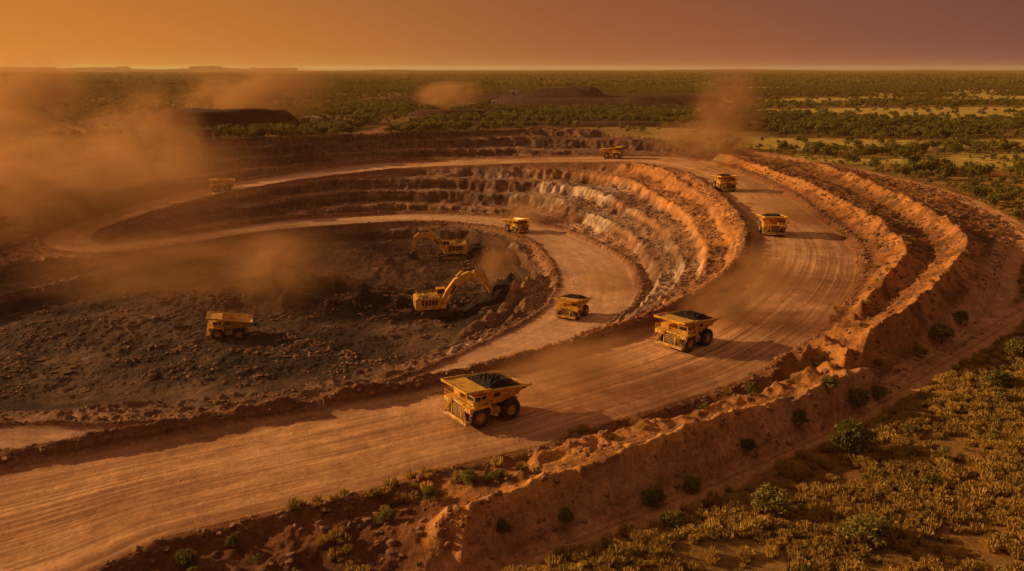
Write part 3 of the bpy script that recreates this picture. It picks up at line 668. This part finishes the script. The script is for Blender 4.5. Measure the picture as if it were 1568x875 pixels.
no=N.new("ShaderNodeTexNoise");no.noise_dimensions='4D';no.inputs["Scale"].default_value=2.0;no.inputs["Detail"].default_value=5;no.inputs["Roughness"].default_value=.62;no.inputs["Distortion"].default_value=.9;L.new(tc.outputs["Object"],no.inputs["Vector"])
rw=N.new("ShaderNodeMath");rw.operation='MULTIPLY';rw.inputs[1].default_value=37;L.new(oi.outputs["Random"],rw.inputs[0]);L.new(rw.outputs[0],no.inputs["W"])
nr=N.new("ShaderNodeMapRange");nr.inputs[1].default_value=.38;nr.inputs[2].default_value=.66;L.new(no.outputs["Fac"],nr.inputs[0])
m1=N.new("ShaderNodeMath");m1.operation='MULTIPLY';L.new(fo.outputs[0],m1.inputs[0]);L.new(nr.outputs[0],m1.inputs[1])
m2=N.new("ShaderNodeMath");m2.operation='MULTIPLY';L.new(m1.outputs[0],m2.inputs[0]);L.new(oi.outputs["Alpha"],m2.inputs[1]);L.new(m2.outputs[0],pv.inputs["Density"]);L.new(m2.outputs[0],ab.inputs["Density"])
L.new(pv.outputs[0],ash.inputs[0]);L.new(ab.outputs[0],ash.inputs[1]);L.new(ash.outputs[0],ou.inputs["Volume"])
bm=bmesh.new();bmesh.ops.create_icosphere(bm,subdivisions=3,radius=1);sph=bpy.data.meshes.new("dust_puff");bm.to_mesh(sph);bm.free();sph.materials.append(vmat)
def dust(u,v,z,rx,ry,rz,den,up=.6,rot=0):
    x,y,_=S(u,v,z);o=link("dust_cloud",sph);o.location=(x,y,float(hgt(x,y))+rz*up);o.scale=(rx,ry,rz);o.color=(1,1,1,den);o.rotation_euler=(0,0,math.radians(rot))
dust(850,608,0,20,11,9,.24,.45,25);dust(905,572,0,20,10,8,.17,.4,30);dust(1118,490,0,22,12,11,.26,.4,42);dust(1178,430,0,16,30,8,.15,.4);dust(1197,332,0,14,34,9,.15,.4)
dust(1108,258,0,30,34,46,.10,.65);dust(1065,236,2,46,38,20,.09,.6)
dust(140,345,-20,120,85,46,.036,.5);dust(235,300,-15,48,40,46,.07,.65);dust(30,285,0,90,60,34,.055,.45)
dust(60,215,9,62,40,48,.08,.65);dust(0,220,9,60,38,20,.16,.45);dust(415,190,9,80,45,42,.06,.7);dust(690,168,8,60,60,28,.07,.65);dust(300,412,-28,100,55,26,.036,.45)
dust(430,470,-38,27,18,22,.13,.5);dust(935,440,-27,16,30,11,.13,.4);dust(765,440,-36,15,13,17,.16,.6);dust(820,345,-30,28,20,15,.11,.5);dust(330,185,9,50,35,36,.05,.7)
hz=bpy.data.materials.new("evening_haze");hz.use_nodes=True;nt=hz.node_tree
for q in list(nt.nodes): nt.nodes.remove(q)
ou=nt.nodes.new("ShaderNodeOutputMaterial");pv=nt.nodes.new("ShaderNodeVolumeScatter");pv.inputs["Color"].default_value=(1,.5,.22,1);pv.inputs["Density"].default_value=.00005;pv.inputs["Anisotropy"].default_value=.2;nt.links.new(pv.outputs[0],ou.inputs["Volume"])
m=MB();m.box(-30000,30000,-500,50000,-80,160,0);me=m.mesh("haze",[hz]);link("haze",me)

# ---------------------------------------------------------------- light
EL=math.radians(17.5);sx,sy=-.965,.262
sv=Vector((sx*math.cos(EL),sy*math.cos(EL),math.sin(EL)))
sl=bpy.data.lights.new("sun","SUN");sl.energy=5;sl.angle=math.radians(.6);sl.color=(1,.60,.25);so=bpy.data.objects.new("sun",sl);scene.collection.objects.link(so)
so.rotation_euler=sv.to_track_quat('Z','Y').to_euler();so.location=(-500,200,300)
w=bpy.data.worlds.new("World");scene.world=w;w.use_nodes=True;nt=w.node_tree;N=nt.nodes;L=nt.links
bg=N["Background"];bg.inputs[1].default_value=.1
sk=N.new("ShaderNodeTexSky");sk.sky_type='NISHITA';sk.sun_disc=False;sk.sun_elevation=EL;sk.sun_rotation=math.atan2(sx,sy)%(2*math.pi);sk.dust_density=4
tc=N.new("ShaderNodeTexCoord")
def vmn(op,*a):
    q=N.new("ShaderNodeVectorMath");q.operation=op
    for i,x in enumerate(a):
        if hasattr(x,'is_linked'): L.new(x,q.inputs[i])
        else: q.inputs[i].default_value=x
    return q
nrm=vmn('NORMALIZE',tc.outputs["Generated"]);dt=vmn('DOT_PRODUCT',nrm.outputs[0],(sx,sy,0))
az=N.new("ShaderNodeMapRange");az.inputs[1].default_value=-.35;az.inputs[2].default_value=.78;L.new(dt.outputs["Value"],az.inputs[0])
sp=N.new("ShaderNodeSeparateXYZ");L.new(nrm.outputs[0],sp.inputs[0])
def mrange(a,b_): 
    q=N.new("ShaderNodeMapRange");q.inputs[1].default_value=a;q.inputs[2].default_value=b_;L.new(sp.outputs[2],q.inputs[0]);return q.outputs[0]
def ramp(cs):
    r_=N.new("ShaderNodeValToRGB");e=r_.color_ramp.elements
    e[0].position=cs[0][0];e[0].color=(*cs[0][1],1);e[1].position=cs[-1][0];e[1].color=(*cs[-1][1],1)
    for p,cc in cs[1:-1]: q=e.new(p);q.color=(*cc,1)
    L.new(az.outputs[0],r_.inputs[0]);return r_
lo=ramp([(0,(.17,.066,.052)),(.5,(.37,.115,.036)),(1,(.70,.235,.03))])
hi=ramp([(0,(.018,.012,.023)),(.5,(.055,.020,.020)),(1,(.16,.045,.012))])
zen_fill=ramp([(0,(.24,.14,.10)),(.5,(.35,.195,.115)),(1,(.50,.26,.12))])  # overhead sky out of view, brightened as added ambient fill
mx=N.new("ShaderNodeMix");mx.data_type='RGBA';L.new(mrange(-.01,.33),mx.inputs[0]);L.new(lo.outputs[0],mx.inputs[6]);L.new(hi.outputs[0],mx.inputs[7])
mx2=N.new("ShaderNodeMix");mx2.data_type='RGBA';L.new(mrange(.38,.70),mx2.inputs[0]);L.new(mx.outputs[2],mx2.inputs[6]);L.new(zen_fill.outputs[0],mx2.inputs[7])
g10=vmn('SCALE',mx2.outputs[2]);g10.inputs["Scale"].default_value=10
nk=vmn('MULTIPLY',sk.outputs[0],(.016,.009,.007))
ad=vmn('ADD',g10.outputs[0],nk.outputs[0]);L.new(ad.outputs[0],bg.inputs[0])
print("done",time.time()-T0)
